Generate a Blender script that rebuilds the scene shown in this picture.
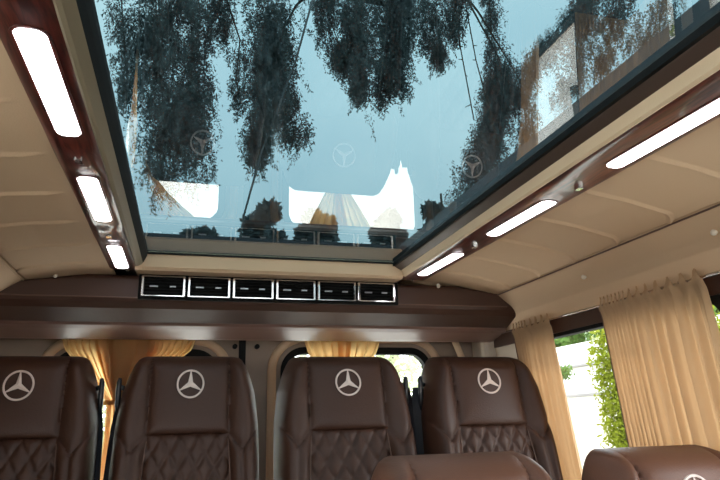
import bpy, bmesh, math, random
import numpy as np
from mathutils import Vector, Matrix, noise
for o in list(bpy.data.objects): bpy.data.objects.remove(o)
SC = bpy.context.scene; COL = SC.collection
H = 1.2                      # eye height above the van floor
rnd = random.Random(7)

# ------------------------------------------------------------------ camera
F, YAW, PITCH, ROLL = 620.0, math.radians(15.65), math.radians(16.05), math.radians(-1.45)
cy, sy, cp, sp = math.cos(YAW), math.sin(YAW), math.cos(PITCH), math.sin(PITCH)
fwd = Vector((sy*cp, cy*cp, sp)); right = Vector((cy, -sy, 0)); up = right.cross(fwd)
r2 = right*math.cos(ROLL) + up*math.sin(ROLL); u2 = -right*math.sin(ROLL) + up*math.cos(ROLL)
cam = bpy.data.cameras.new('camera'); co = bpy.data.objects.new('camera', cam); COL.objects.link(co)
cam.sensor_width = 36; cam.lens = 36*F/720; cam.clip_start = .02; cam.clip_end = 400
M3 = Matrix((r2, u2, -fwd)).transposed()
co.matrix_world = Matrix.Translation((0, 0, H)) @ M3.to_4x4()
SC.camera = co

def ray(px, py):             # direction through a pixel, used only to survey where things stand
    return r2*((px-360)/F) + u2*(-(py-240)/F) + fwd
def atY(px, py, y): d = ray(px, py); return d*(y/d.y) + Vector((0, 0, H))

# ------------------------------------------------------------------ world, sun, exposure
w = bpy.data.worlds.new('sky'); SC.world = w; w.use_nodes = True
nt = w.node_tree; N = nt.nodes; L = nt.links; N.clear()
out = N.new('ShaderNodeOutputWorld'); bg = N.new('ShaderNodeBackground')
tc = N.new('ShaderNodeTexCoord'); sep = N.new('ShaderNodeSeparateXYZ')
ramp = N.new('ShaderNodeValToRGB'); L.new(tc.outputs['Generated'], sep.inputs[0]); L.new(sep.outputs['Z'], ramp.inputs[0])
e = ramp.color_ramp.elements
e[0].position = 0; e[0].color = (.95, .97, 1, 1); e[1].position = 1; e[1].color = (.82, .92, 1, 1)
m = e.new(.3); m.color = (.72, .83, .92, 1)
nz = N.new('ShaderNodeTexNoise'); nz.inputs['Scale'].default_value = 2.2; nz.inputs['Detail'].default_value = 4
L.new(tc.outputs['Generated'], nz.inputs['Vector'])
cr = N.new('ShaderNodeValToRGB'); L.new(nz.outputs['Fac'], cr.inputs[0])
cr.color_ramp.elements[0].position = .42; cr.color_ramp.elements[0].color = (0, 0, 0, 1)
cr.color_ramp.elements[1].position = .72; cr.color_ramp.elements[1].color = (1, 1, 1, 1)
mx = N.new('ShaderNodeMix'); mx.data_type = 'RGBA'; L.new(cr.outputs['Color'], mx.inputs[0])
L.new(ramp.outputs['Color'], mx.inputs[6]); mx.inputs[7].default_value = (1.1, 1.12, 1.15, 1)
L.new(mx.outputs[2], bg.inputs['Color']); bg.inputs['Strength'].default_value = 8.3
L.new(bg.outputs[0], out.inputs[0])
sl = bpy.data.lights.new('sun', 'SUN'); sl.energy = 6; sl.angle = math.radians(6); sl.color = (1, .94, .84)
so = bpy.data.objects.new('sun', sl); COL.objects.link(so)
so.rotation_euler = Vector((.75, .35, .95)).to_track_quat('Z', 'Y').to_euler()
SC.view_settings.view_transform = 'Standard'; SC.view_settings.look = 'None'
SC.view_settings.exposure = 0.0; SC.view_settings.gamma = 1; SC.view_settings.use_curve_mapping = False
SC.cycles.max_bounces = 10; SC.cycles.transparent_max_bounces = 24; SC.cycles.sample_clamp_indirect = 8
SC.cycles.use_denoising = True

# ------------------------------------------------------------------ materials
def mat(name, col, rough=.5, metal=0, coat=0, bump=0, bscale=200, var=0, vscale=8, spec=.5, sheen=0):
    m = bpy.data.materials.new(name); m.use_nodes = True
    n = m.node_tree.nodes; l = m.node_tree.links; b = n['Principled BSDF']
    b.inputs['Base Color'].default_value = (*col, 1); b.inputs['Roughness'].default_value = rough
    b.inputs['Metallic'].default_value = metal; b.inputs['Coat Weight'].default_value = coat
    b.inputs['Specular IOR Level'].default_value = spec; b.inputs['Sheen Weight'].default_value = sheen
    tcn = n.new('ShaderNodeTexCoord')
    if var:
        t = n.new('ShaderNodeTexNoise'); t.inputs['Scale'].default_value = vscale; t.inputs['Detail'].default_value = 5
        l.new(tcn.outputs['Object'], t.inputs['Vector'])
        x = n.new('ShaderNodeMix'); x.data_type = 'RGBA'; l.new(t.outputs['Fac'], x.inputs[0])
        x.inputs[6].default_value = (*[c*(1-var) for c in col], 1); x.inputs[7].default_value = (*[min(1, c*(1+var)) for c in col], 1)
        l.new(x.outputs[2], b.inputs['Base Color'])
    if bump:
        t = n.new('ShaderNodeTexNoise'); t.inputs['Scale'].default_value = bscale; t.inputs['Detail'].default_value = 3
        l.new(tcn.outputs['Object'], t.inputs['Vector'])
        bn = n.new('ShaderNodeBump'); bn.inputs['Strength'].default_value = bump; bn.inputs['Distance'].default_value = .002
        l.new(t.outputs['Fac'], bn.inputs['Height']); l.new(bn.outputs[0], b.inputs['Normal'])
    return m
def emat(name, col, s):
    m = bpy.data.materials.new(name); m.use_nodes = True; n = m.node_tree.nodes; b = n['Principled BSDF']
    b.inputs['Base Color'].default_value = (.9, .9, .9, 1); b.inputs['Emission Color'].default_value = (*col, 1); b.inputs['Emission Strength'].default_value = s
    return m
def glass(name, tint, refl, ior=1.5):
    m = bpy.data.materials.new(name); m.use_nodes = True; n = m.node_tree.nodes; l = m.node_tree.links; n.clear()
    o = n.new('ShaderNodeOutputMaterial'); ms = n.new('ShaderNodeMixShader'); t = n.new('ShaderNodeBsdfTransparent'); g = n.new('ShaderNodeBsdfGlossy')
    t.inputs['Color'].default_value = (*tint, 1); g.inputs['Roughness'].default_value = 0; g.inputs['Color'].default_value = (1, 1, 1, 1)
    fr = n.new('ShaderNodeFresnel'); fr.inputs['IOR'].default_value = ior
    mu = n.new('ShaderNodeMath'); mu.operation = 'MULTIPLY'; mu.inputs[1].default_value = refl; mu.use_clamp = True
    ge = n.new('ShaderNodeNewGeometry'); iv = n.new('ShaderNodeMath'); iv.operation = 'SUBTRACT'; iv.inputs[0].default_value = 1; l.new(ge.outputs['Backfacing'], iv.inputs[1])
    m2 = n.new('ShaderNodeMath'); m2.operation = 'MULTIPLY'; l.new(mu.outputs[0], m2.inputs[0]); l.new(iv.outputs[0], m2.inputs[1])
    l.new(fr.outputs[0], mu.inputs[0]); l.new(m2.outputs[0], ms.inputs[0]); l.new(t.outputs[0], ms.inputs[1]); l.new(g.outputs[0], ms.inputs[2]); l.new(ms.outputs[0], o.inputs[0])
    return m
def cloth(name, col, tcol, tr=.55, scale=900):
    m = bpy.data.materials.new(name); m.use_nodes = True; n = m.node_tree.nodes; l = m.node_tree.links; n.clear()
    o = n.new('ShaderNodeOutputMaterial'); ms = n.new('ShaderNodeMixShader'); d = n.new('ShaderNodeBsdfDiffuse'); t = n.new('ShaderNodeBsdfTranslucent')
    d.inputs['Color'].default_value = (*col, 1); t.inputs['Color'].default_value = (*tcol, 1); ms.inputs[0].default_value = tr
    tn = n.new('ShaderNodeTexNoise'); tn.inputs['Scale'].default_value = scale; c = n.new('ShaderNodeTexCoord'); l.new(c.outputs['Object'], tn.inputs['Vector'])
    bn = n.new('ShaderNodeBump'); bn.inputs['Strength'].default_value = .3; bn.inputs['Distance'].default_value = .001; l.new(tn.outputs['Fac'], bn.inputs['Height']); l.new(bn.outputs[0], d.inputs['Normal'])
    l.new(d.outputs[0], ms.inputs[1]); l.new(t.outputs[0], ms.inputs[2]); l.new(ms.outputs[0], o.inputs[0])
    return m
def wood(name):
    m = mat(name, (.05, .012, .008), .28, coat=.45, spec=.4); n = m.node_tree.nodes; l = m.node_tree.links; b = n['Principled BSDF']
    b.inputs['Coat Roughness'].default_value = .04
    c = n.new('ShaderNodeTexCoord'); mp = n.new('ShaderNodeMapping'); mp.inputs['Scale'].default_value = (60, 5, 60); l.new(c.outputs['Object'], mp.inputs['Vector'])
    t = n.new('ShaderNodeTexNoise'); t.inputs['Scale'].default_value = 1.6; t.inputs['Detail'].default_value = 8; t.inputs['Distortion'].default_value = 1.2; l.new(mp.outputs[0], t.inputs['Vector'])
    r = n.new('ShaderNodeValToRGB'); r.color_ramp.elements[0].position = .35; r.color_ramp.elements[0].color = (.03, .006, .006, 1)
    r.color_ramp.elements[1].position = .7; r.color_ramp.elements[1].color = (.17, .038, .026, 1); l.new(t.outputs['Fac'], r.inputs[0]); l.new(r.outputs[0], b.inputs['Base Color'])
    return m
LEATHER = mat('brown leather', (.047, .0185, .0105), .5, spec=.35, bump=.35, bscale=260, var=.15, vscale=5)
LEATHER_LIT = mat('lit brown leather', (.115, .047, .027), .5, spec=.35, bump=.35, bscale=260, var=.12, vscale=5)  # seat leather with the roof light on the near row painted in
LEATHER_PIPE = mat('brown piping', (.12, .065, .045), .45)
THREAD = mat('pale embroidery', (.62, .5, .45), .7, bump=.4, bscale=600)
SHADED_TRIM = mat('shaded beige edge trim', (.24, .20, .135), .4)  # beige trim with the left side's shade painted into its colour
LIT_TRIM = mat('lit beige edge trim', (.80, .62, .42), .6, bump=.2, bscale=350)  # beige trim with sky light painted in as a paler tone
CEIL = mat('beige lining', (.60, .425, .275), .75, bump=.25, bscale=350, var=.05, vscale=3)
WALLM = mat('beige trim', (.5, .42, .33), .6, bump=.15, bscale=300)
BROWN_PANEL = mat('brown vinyl', (.056, .025, .016), .5, spec=.4, bump=.3, bscale=320, var=.1, vscale=4)
REVEAL = mat('dark brown frame', (.075, .05, .04), .45)
BLACK = mat('black plastic', (.01, .01, .012), .3)
BLACKM = mat('black rubber', (.008, .008, .008), .7, spec=.12)
CHROME = mat('chrome', (.85, .85, .86), .12, metal=1)
WEB = mat('black webbing', (.008, .008, .011), .45, spec=.2, bump=.5, bscale=500)
WOOD = wood('gloss burr wood')
LENS = emat('lit lamp lens', (1, .93, .97), 6)
ROOFGLASS = glass('tinted roof glass', (.243, .303, .312), 1.35)
WINGLASS = glass('window glass', (.95, .96, .95), .8)
DRAPE = cloth('gold curtain fabric', (.52, .35, .21), (.40, .24, .12), .4)
REARDRAPE = cloth('pale gold curtain fabric', (.60, .39, .19), (.92, .62, .27), .65)
FLOORM = mat('dark carpet', (.05, .04, .035), .95, bump=.6, bscale=400)
SHELL = mat('van body paint', (.03, .03, .035), .3)
BARK = mat('bark', (.05, .04, .03), .9, bump=.8, bscale=40)
LEAFD = cloth('dark conifer leaf', (.14, .165, .17), (.08, .10, .10), .25, 50)
LEAFY = cloth('yellow green leaf', (.15, .18, .02), (.2, .22, .02), .4, 50)
LEAFG = cloth('green leaf', (.08, .15, .04), (.12, .2, .04), .35, 50)
LEAFP = cloth('pale dry leaf', (.42, .46, .3), (.4, .42, .25), .3, 50)
WHITE = mat('white render', (.62, .61, .585), .8, var=.05, vscale=1.5)
GREY = mat('grey ledge', (.2, .19, .19), .7)
PAVE = mat('pale paving', (.55, .52, .47), .9, var=.1, vscale=2)
CABLE = mat('grey cable', (.12, .13, .14), .6)

# ------------------------------------------------------------------ helpers
def link(name, me, m, parent=None, world=True, smooth=False):
    o = bpy.data.objects.new(name, me); COL.objects.link(o)
    if m: me.materials.append(m)
    if smooth:
        me.polygons.foreach_set('use_smooth', [True]*len(me.polygons))
    if parent is not None:
        if world:
            p = parent; off = Vector((0, 0, 0))
            while p: off += p.location; p = p.parent
            me.transform(Matrix.Translation(-off))
        o.parent = parent
    return o
def obj(name, bm, m, parent=None, world=True, smooth=False, bevel=0, seg=2):
    me = bpy.data.meshes.new(name)
    bmesh.ops.recalc_face_normals(bm, faces=bm.faces[:]); bm.to_mesh(me); bm.free()
    o = link(name, me, m, parent, world, smooth)
    if bevel:
        b = o.modifiers.new('bevel', 'BEVEL'); b.width = bevel; b.segments = seg; b.limit_method = 'ANGLE'
    return o
def pyobj(name, vs, fs, m, parent=None, world=True, smooth=False):
    me = bpy.data.meshes.new(name); me.from_pydata([tuple(v) for v in vs], [], fs); me.update()
    return link(name, me, m, parent, world, smooth)
def tag(o, label, cat, group=None, kind=None):
    o['label'] = label; o['category'] = cat
    if group: o['group'] = group
    if kind: o['kind'] = kind
    return o
def thing(name, label, cat, loc, group=None, rz=0):
    o = bpy.data.objects.new(name, None); COL.objects.link(o); o.location = loc; o.rotation_euler = (0, 0, rz); o.empty_display_size = .05
    return tag(o, label, cat, group)
def struct(o): o['kind'] = 'structure'; return o
def box(bm, x0, x1, y0, y1, z0, z1, dz=H):
    vs = [bm.verts.new((x, y, z+dz)) for x in (x0, x1) for y in (y0, y1) for z in (z0, z1)]
    for f in ((0, 1, 3, 2), (4, 6, 7, 5), (0, 4, 5, 1), (2, 3, 7, 6), (0, 2, 6, 4), (1, 5, 7, 3)): bm.faces.new([vs[i] for i in f])
def boxobj(name, m, b, parent=None, bevel=0, dz=H, world=True):
    bm = bmesh.new(); box(bm, *b, dz=dz); return obj(name, bm, m, parent, world, bevel=bevel)
def prism(bm, pts, a, b, axis='y', dz=H):
    """closed polygon pts=(u, z) extruded between a and b along axis"""
    def P(u, z, t): return (u, t, z+dz) if axis == 'y' else (t, u, z+dz)
    A = [bm.verts.new(P(u, z, a)) for u, z in pts]; B = [bm.verts.new(P(u, z, b)) for u, z in pts]
    n = len(pts)
    for i in range(n): bm.faces.new((A[i], A[(i+1) % n], B[(i+1) % n], B[i]))
    bm.faces.new(A); bm.faces.new(B[::-1])
def tube(bm, pts, r, n=8, cap=True):
    pts = [Vector(p) for p in pts]; R = r if isinstance(r, (list, tuple)) else [r]*len(pts); rings = []
    prev = None
    for i, p in enumerate(pts):
        d = (pts[min(i+1, len(pts)-1)] - pts[max(i-1, 0)]).normalized()
        a = prev if prev is not None else (Vector((0, 0, 1)) if abs(d.z) < .9 else Vector((1, 0, 0)))
        a = (a - d*a.dot(d)).normalized(); prev = a; b = d.cross(a)
        rings.append([bm.verts.new(p + (a*math.cos(t) + b*math.sin(t))*R[i]) for t in [2*math.pi*k/n for k in range(n)]])
    for A, B in zip(rings, rings[1:]):
        for k in range(n): bm.faces.new((A[k], A[(k+1) % n], B[(k+1) % n], B[k]))
    if cap: bm.faces.new(rings[0][::-1]); bm.faces.new(rings[-1])
def rrect(w, h, r, n=6):
    pts = []
    for cx, cy_, a0 in ((w-r, h-r, 0), (-w+r, h-r, 90), (-w+r, -h+r, 180), (w-r, -h+r, 270)):
        for k in range(n+1):
            a = math.radians(a0+90*k/n); pts.append((cx+r*math.cos(a), cy_+r*math.sin(a)))
    return pts
def ring_frame(bm, outer, inner, f0, f1):
    """frame between two matching loops; f0/f1 map (u, v) to a point on the front/back"""
    n = len(outer); a = [bm.verts.new(f0(*p)) for p in outer]; b = [bm.verts.new(f0(*p)) for p in inner]
    c = [bm.verts.new(f1(*p)) for p in outer]; d = [bm.verts.new(f1(*p)) for p in inner]
    for i in range(n):
        j = (i+1) % n
        bm.faces.new((a[i], a[j], b[j], b[i])); bm.faces.new((c[i], d[i], d[j], c[j])); bm.faces.new((a[i], c[i], c[j], a[j])); bm.faces.new((b[i], b[j], d[j], d[i]))
WX = lambda z: 1.145 + .11*(.3-z)          # inner face of the leaning right wall
WXL = lambda z: -.655 - .11*(.3-z)

# ------------------------------------------------------------------ the van's shell
YR, YF = 2.32, -1.9
struct(boxobj('floor', FLOORM, (-.84, 1.36, YF, YR, -1.26, -1.2)))
struct(boxobj('trim_1', FLOORM, (-.80, 1.29, 1.38, YR-.01, -1.2, -.93)))         # raised step under the rear row
tags = []
# ceiling: two lined halves with embossed ribs
def ceiling_half(name, prof, side):
    seam_i = 3 if side > 0 else 2; seam_x = prof[seam_i][0]
    nu = 150; YS = [YF+.06*k for k in range(39)]; YS += list(np.linspace(YS[-1]+.02, 2.3, 460)); ny = len(YS)-1
    L_ = [0]
    for a, b in zip(prof, prof[1:]): L_.append(L_[-1] + math.dist(a, b))
    def at(s):
        for i in range(len(prof)-1):
            if s <= L_[i+1] or i == len(prof)-2:
                t = (s-L_[i])/(L_[i+1]-L_[i]); return [prof[i][k]+(prof[i+1][k]-prof[i][k])*t for k in (0, 1)]
    vs = []; fs = []
    y0, y1 = YF, 2.3
    xs = abs(prof[seam_i][0]-prof[0][0])
    for j in range(ny+1):
        y = YS[j]
        for i in range(nu+1):
            s = L_[-1]*i/nu; x, z = at(s); d = abs(x-prof[0][0])
            # embossed rib: straight across, turning rearwards just before the seam
            yb = y - (max(0, (d-xs*.86))/(xs*.14))**1.5*.042
            ph = ((yb-.88+.094) % .188)-.094
            k = min(1, max(0, (d-.02)/.03)) * (1 if d < xs else 0)
            z -= .0062*math.exp(-(ph/.005)**2)*k
            if d > .05: z += .010*math.exp(-((s-L_[seam_i])/.0035)**2)          # sunk seam
            vs.append((x, y, z+H))
    for j in range(ny):
        for i in range(nu):
            a = j*(nu+1)+i; fs.append((a, a+1, a+nu+2, a+nu+1))
    o = pyobj(name, vs, fs, CEIL, smooth=True); struct(o)
    so_ = o.modifiers.new('solid', 'SOLIDIFY'); so_.thickness = .012; so_.offset = 1 if side > 0 else -1
    return o
seam_i = 0
profR = [(.72, .462), (.785, .456), (.9, .440), (1.045, .409), (1.10, .365), (1.122, .345), (1.141, .311), (1.146, .299), (1.152, .297)]
profL = [(-.228, .443), (-.35, .432), (-.47, .412), (-.535, .368), (-.60, .335), (-.645, .316), (-.655, .305)]
ceiling_half('ceiling', profR, 1); ceiling_half('ceiling_left', profL, -1)
# opaque body outside: roof skins, walls
bm = bmesh.new()
prism(bm, [(.665, .55), (.665, .475), (1.07, .45), (1.17, .36), (1.21, .30), (1.26, .30), (1.20, .42), (1.08, .50)], YF, YR+.06)
struct(obj('trim_2', bm, SHELL))
bm = bmesh.new()
prism(bm, [(-.16, .55), (-.16, .475), (-.50, .45), (-.62, .37), (-.70, .30), (-.76, .30), (-.68, .42), (-.56, .50)], YF, YR+.06)
struct(obj('trim_3', bm, SHELL))
struct(boxobj('trim_4', SHELL, (-.16, .66, 1.88, YR+.06, .49, .55)))
struct(boxobj('trim_5', SHELL, (-.16, .66, YF, -.75, .45, .55)))
# lining behind the roof glass up to the rear panel
bm = bmesh.new(); prism(bm, [(1.862, .432), (1.862, .49), (2.3, .49), (2.3, .445), (1.97, .438)], -.16, .66, 'x'); struct(obj('trim_6', bm, CEIL))
# roof window: reveal in two bands, rubber seal, pane
Y0G, Y1G = -.7, 1.85; XL, XR = -.130, .632
bm = bmesh.new()
prism(bm, [(XR+.001, .472), (XR+.003, .468), (XR+.023, .458), (XR+.026, .475), (XR+.02, .492), (XR+.001, .492)], Y0G, Y1G+.004)

box(bm, XL-.03, XR+.03, Y0G-.05, Y0G, .43, .492)
struct(obj('trim_7', bm, REVEAL))
bm = bmesh.new()
prism(bm, [(XR+.023, .458), (XR+.032, .442), (XR+.038, .439), (XR+.055, .447), (XR+.055, .475), (XR+.026, .475)], Y0G, Y1G+.01)
struct(obj('trim_16', bm, LIT_TRIM)); bm = bmesh.new()
struct(obj('trim_19', bm, CEIL)); bm = bmesh.new()
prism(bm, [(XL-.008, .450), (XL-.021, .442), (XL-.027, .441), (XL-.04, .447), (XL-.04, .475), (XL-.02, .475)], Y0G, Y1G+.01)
struct(obj('trim_20', bm, SHADED_TRIM)); bm = bmesh.new()
prism(bm, [(Y1G+.001, .470), (Y1G+.004, .440), (Y1G+.012, .433), (Y1G+.02, .435), (Y1G+.02, .480), (Y1G+.001, .480)], XL-.01, XR+.03, 'x')
struct(obj('trim_8', bm, CEIL))
bm = bmesh.new()
box(bm, XR-.006, XR+.002, Y0G, Y1G, .470, .482); prism(bm, [(XL+.003, .482), (XL+.002, .472), (XL-.002, .462), (XL-.008, .450), (XL-.02, .455), (XL-.02, .482)], Y0G, Y1G+.004); box(bm, XL, XR, Y1G-.004, Y1G+.001, .477, .482)
struct(obj('trim_9', bm, BLACKM))  # shade on the left flange is painted in as black; its twin is brown
rw = thing('window_1', 'large tinted panoramic glass panel in the van ceiling', 'roof window', (0.25, .6, H+.48)); rw['kind'] = 'structure'
boxobj('pane', ROOFGLASS, (XL-.03, XR+.03, Y0G-.04, Y1G+.03, .4825, .4885), rw)

# side walls
def side_wall(name, wx, sgn, openings):
    """leaning wall with rounded window openings, built as frame rings"""
    T = .05
    def P(y, z, t): return Vector((wx(z)+sgn*t, y, z+H))
    zt, zb = .262, -.36
    bm = bmesh.new()
    ys = [YF]+[v for o in openings for v in o]+[YR]
    def quad(y0, y1, z0, z1):
        vs = [bm.verts.new(P(y, z, t)) for y in (y0, y1) for z in (z0, z1) for t in (0, T)]
        for f in ((0, 1, 3, 2), (4, 6, 7, 5), (0, 4, 5, 1), (2, 3, 7, 6), (0, 2, 6, 4), (1, 5, 7, 3)): bm.faces.new([vs[i] for i in f])
    quad(YF, YR, -1.2, zb)
    for a, b in zip(ys[::2], ys[1::2]): quad(a, b, zb, zt)
    if not openings: pass
    return bm, quad, P
bm, quad, P = side_wall('wall_right', WX, 1, [(.35, 1.05), (1.11, 1.97)])
struct(obj('wall_right', bm, WALLM))
# dark glossy header band above the side windows
bm = bmesh.new()
prism(bm, [(WX(.32)+.004, .33), (WX(.262)-.004, .250), (WX(.262)+.03, .245), (WX(.262)+.07, .262), (WX(.32)+.07, .34)], YF, YR)
struct(obj('trim_10', bm, BROWN_PANEL))
bm = bmesh.new()       # rubber edge along the window openings
for y0, y1 in ((.35, 1.05), (1.11, 1.97)):
    h = (.25+.36)/2; zc = (.25-.36)/2; yc = (y0+y1)/2
    o_ = rrect((y1-y0)/2+.01, h+.012, .05); i_ = rrect((y1-y0)/2-.012, h-.012, .04)
    ring_frame(bm, o_, i_, lambda u, v: (WX(v+zc)-.002, yc+u, v+zc+H), lambda u, v: (WX(v+zc)+.03, yc+u, v+zc+H))
struct(obj('trim_11', bm, BLACKM))
for k, (y0, y1) in enumerate(((.35, 1.05), (1.11, 1.97))):
    bm = bmesh.new()
    z0, z1 = -.37, .26
    vs = [bm.verts.new((WX(z)+.025+t, y, z+H)) for y in (y0-.01, y1+.01) for z in (z0, z1) for t in (0, .004)]
    for f in ((0, 1, 3, 2), (4, 6, 7, 5), (0, 4, 5, 1), (2, 3, 7, 6), (0, 2, 6, 4), (1, 5, 7, 3)): bm.faces.new([vs[i] for i in f])
    struct(obj('window_%d' % (k+2), bm, WINGLASS))
LO = ((-.9, -.1), (.05, .85))
bm, quad, P = side_wall('wall_left', WXL, -1, list(LO)); quad(YF, YR, .262, .33)
struct(obj('wall_left', bm, WALLM))
for k, (y0, y1) in enumerate(LO):
    bm = bmesh.new()
    vs = [bm.verts.new((WXL(z)-.025-t, y, z+H)) for y in (y0-.01, y1+.01) for z in (-.37, .27) for t in (0, .004)]
    for f in ((0, 1, 3, 2), (4, 6, 7, 5), (0, 4, 5, 1), (2, 3, 7, 6), (0, 2, 6, 4), (1, 5, 7, 3)): bm.faces.new([vs[i] for i in f])
    struct(obj('window_%d' % (k+4), bm, WINGLASS))
for k, (x, z) in enumerate(((1.0455, .4065), (-.4705, .4095))):      # strips along the lining seam; right one darkened to paint the groove's shade
    bm = bmesh.new(); tube(bm, [(x, y, z+H) for y in (YF, 0, 1, 2.2)], .0024, 6); struct(obj('trim_%d' % (17+k), bm, LEATHER_PIPE if k == 0 else CEIL))
# front bulkhead with the windscreen opening behind the viewer
bm = bmesh.new(); box(bm, -.8, 1.3, YF-.05, YF, -1.2, -.25); box(bm, -.8, 1.3, YF-.05, YF, .25, .5); box(bm, -.8, -.55, YF-.05, YF, -.25, .25); box(bm, 1.05, 1.3, YF-.05, YF, -.25, .25)
struct(obj('wall_front', bm, WALLM))

# ------------------------------------------------------------------ rear doors
DOORM = mat('taupe door trim', (.27, .20, .15), .6, bump=.2, bscale=300)
WZT, WZB = .260, -.36
LW, RW = (-.43, .10), (.345, .915)
bm = bmesh.new()
def door(name, xa, xb, win, hinge, WZT=.25):
    zc = (WZT+WZB)/2; hh = (WZT-WZB)/2; xc = (win[0]+win[1])/2; hw = (win[1]-win[0])/2
    root = struct(thing(name, 'beige rear door with a curtained window', 'door', (xc, YR, H-1.2)))
    n = 8
    inner = rrect(hw, hh, .075, n)
    # outer loop follows the door rectangle with the same vertex count
    outer = []
    zt, zb = .47, -1.2
    for (u, v) in inner:
        k = max(abs(u)/hw, abs(v)/hh) or 1
        uu, vv = u/k, v/k
        if (len(outer) % (n+1)) == n//2: uu = math.copysign(hw, u); vv = math.copysign(hh, v)
        X = xa-xc if uu < -hw+1e-4 else (xb-xc if uu > hw-1e-4 else uu); V = (zb-zc) if vv < -hh+1e-4 else ((zt-zc) if vv > hh-1e-4 else vv)
        outer.append((X, V))
    bm = bmesh.new()
    ring_frame(bm, outer, inner, lambda u, v: (xc+u, YR, zc+v+H), lambda u, v: (xc+u, YR+.05, zc+v+H))
    obj('door_panel', bm, DOORM, root)
    bm = bmesh.new()                                    # moulded beige surround standing proud of the panel
    for k in range(6):
        a, b = math.pi*k/6, math.pi*(k+1)/6
        da, db = .044+.016*math.cos(a), .044+.016*math.cos(b)
        pa, pb = .012*math.sin(a), .012*math.sin(b)
        ra = rrect(hw+da, hh+da, .075+da, n); rb = rrect(hw+db, hh+db, .075+db, n)
        A = [bm.verts.new((xc+u, YR-.002-pa, zc+v+H)) for u, v in ra]; B = [bm.verts.new((xc+u, YR-.002-pb, zc+v+H)) for u, v in rb]
        for i in range(len(A)): bm.faces.new((A[i], A[(i+1) % len(A)], B[(i+1) % len(A)], B[i]))
    bmesh.ops.remove_doubles(bm, verts=bm.verts[:], dist=1e-5)
    obj('window_surround', bm, CEIL, root, smooth=True)
    bm = bmesh.new()
    ring_frame(bm, rrect(hw+.012, hh+.012, .087, n), rrect(hw-.014, hh-.014, .061, n), lambda u, v: (xc+u, YR-.008, zc+v+H), lambda u, v: (xc+u, YR+.03, zc+v+H))
    obj('window_seal', bm, BLACKM, root)
    bm = bmesh.new()
    loop = rrect(hw+.002, hh+.002, .07, n); A = [bm.verts.new((xc+u, YR+.02, zc+v+H)) for u, v in loop]; B = [bm.verts.new((xc+u, YR+.024, zc+v+H)) for u, v in loop]
    bm.faces.new(A[::-1]); bm.faces.new(B)
    for i in range(len(A)): bm.faces.new((A[i], A[(i+1) % len(A)], B[(i+1) % len(A)], B[i]))
    obj('pane', bm, WINGLASS, root)
    return root
door('door_1', -.86, .185, LW, -1, .240); door('door_2', .20, 1.36, RW, 1)
struct(boxobj('trim_12', BLACKM, (.180, .205, YR-.004, YR+.04, -1.2, .46)))     # rubber where the doors meet
bm = bmesh.new(); box(bm, 1.10, 1.25, 2.20, YR-.002, -.9, .44); struct(obj('trim_13', bm, WALLM, bevel=.02))   # rear corner pillars
bm = bmesh.new(); box(bm, -.74, -.60, 2.20, YR-.002, -.9, .44); struct(obj('trim_14', bm, WALLM, bevel=.02))
bm = bmesh.new(); tube(bm, [(1.055, 2.27, H-.4), (1.05, 2.27, H+.1), (1.035, 2.265, H+.22), (.99, 2.26, H+.33)], .013, 10); struct(obj('trim_15', bm, CEIL, smooth=True))
for x in (.245, .165):
    bm = bmesh.new(); tube(bm, [(x, YR-.002, H+.262), (x, YR-.02, H+.262)], .009, 10)
    o = obj('door_stop', bm, BLACKM); tag(o, 'small black rubber stop beside the door gap, ' + ('right one' if x > .2 else 'left one'), 'door stop', 'door stops above the rear doors')

# ------------------------------------------------------------------ brown rear overhead panel with vents
LIP = mat('lit satin brown edge', (.16, .085, .065), .38)  # window light along the panel's lip painted in as lighter brown
rp = thing('overhead_console', 'wide dark brown padded panel above the rear seats, spanning the van', 'panel', (.25, 2.05, H+.28))
prof = [(1.962, .437), (1.953, .425), (1.953, .368), (1.960, .355), (1.98, .338), (2.05, .308), (2.075, .302), (2.10, .302), (2.20, .30), (2.22, .32), (2.22, .44)]
def end_profile(t):     # rounds the ends of the panel
    return t
bm = bmesh.new()
xs = [-.65, -.60, -.555, -.50, -.30, 0, .3, .6, .9, 1.04, 1.09, 1.13]
rings = []
for x in xs:
    s = 1.0
    if x > 1.04: s = 1
    if x < -.555: s = 1-.16*((-.555-x)/.095)**2.2
    cz = .40
    xr = x
    top = .437
    if x > .95: top = .437-.42*max(0, x-.96)**1.25*1.3
    if x < -.40: top = .437-.42*max(0, -.40-x)**1.25*1.3
    rings.append([bm.verts.new((xr, y, min(top, cz+(z-cz)*s)+H)) for y, z in prof])
for A, B in zip(rings, rings[1:]):
    for i in range(len(prof)): j = (i+1) % len(prof); bm.faces.new((A[i], A[j], B[j], B[i]))
bm.faces.new(rings[0]); bm.faces.new(rings[-1][::-1])
obj('panel_body', bm, BROWN_PANEL, rp, smooth=False, bevel=.004)
bm = bmesh.new(); prism(bm, [(2.055, .3075), (2.060, .2985), (2.085, .2905), (2.17, .2705), (2.19, .2695), (2.205, .275), (2.21, .305), (2.10, .305)], -.645, 1.128, 'x')
lp_ = obj('lower_edge', bm, LIP, rp, bevel=.003); lp_['label'] = 'satin lower edge, window light painted in as paler brown'
bm = bmesh.new(); tube(bm, [(x, 1.9535, H+.366) for x in (-.6, 0, .6, 1.08)], .0022, 6); obj('stitch_seam', bm, LEATHER_PIPE, rp)

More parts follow.
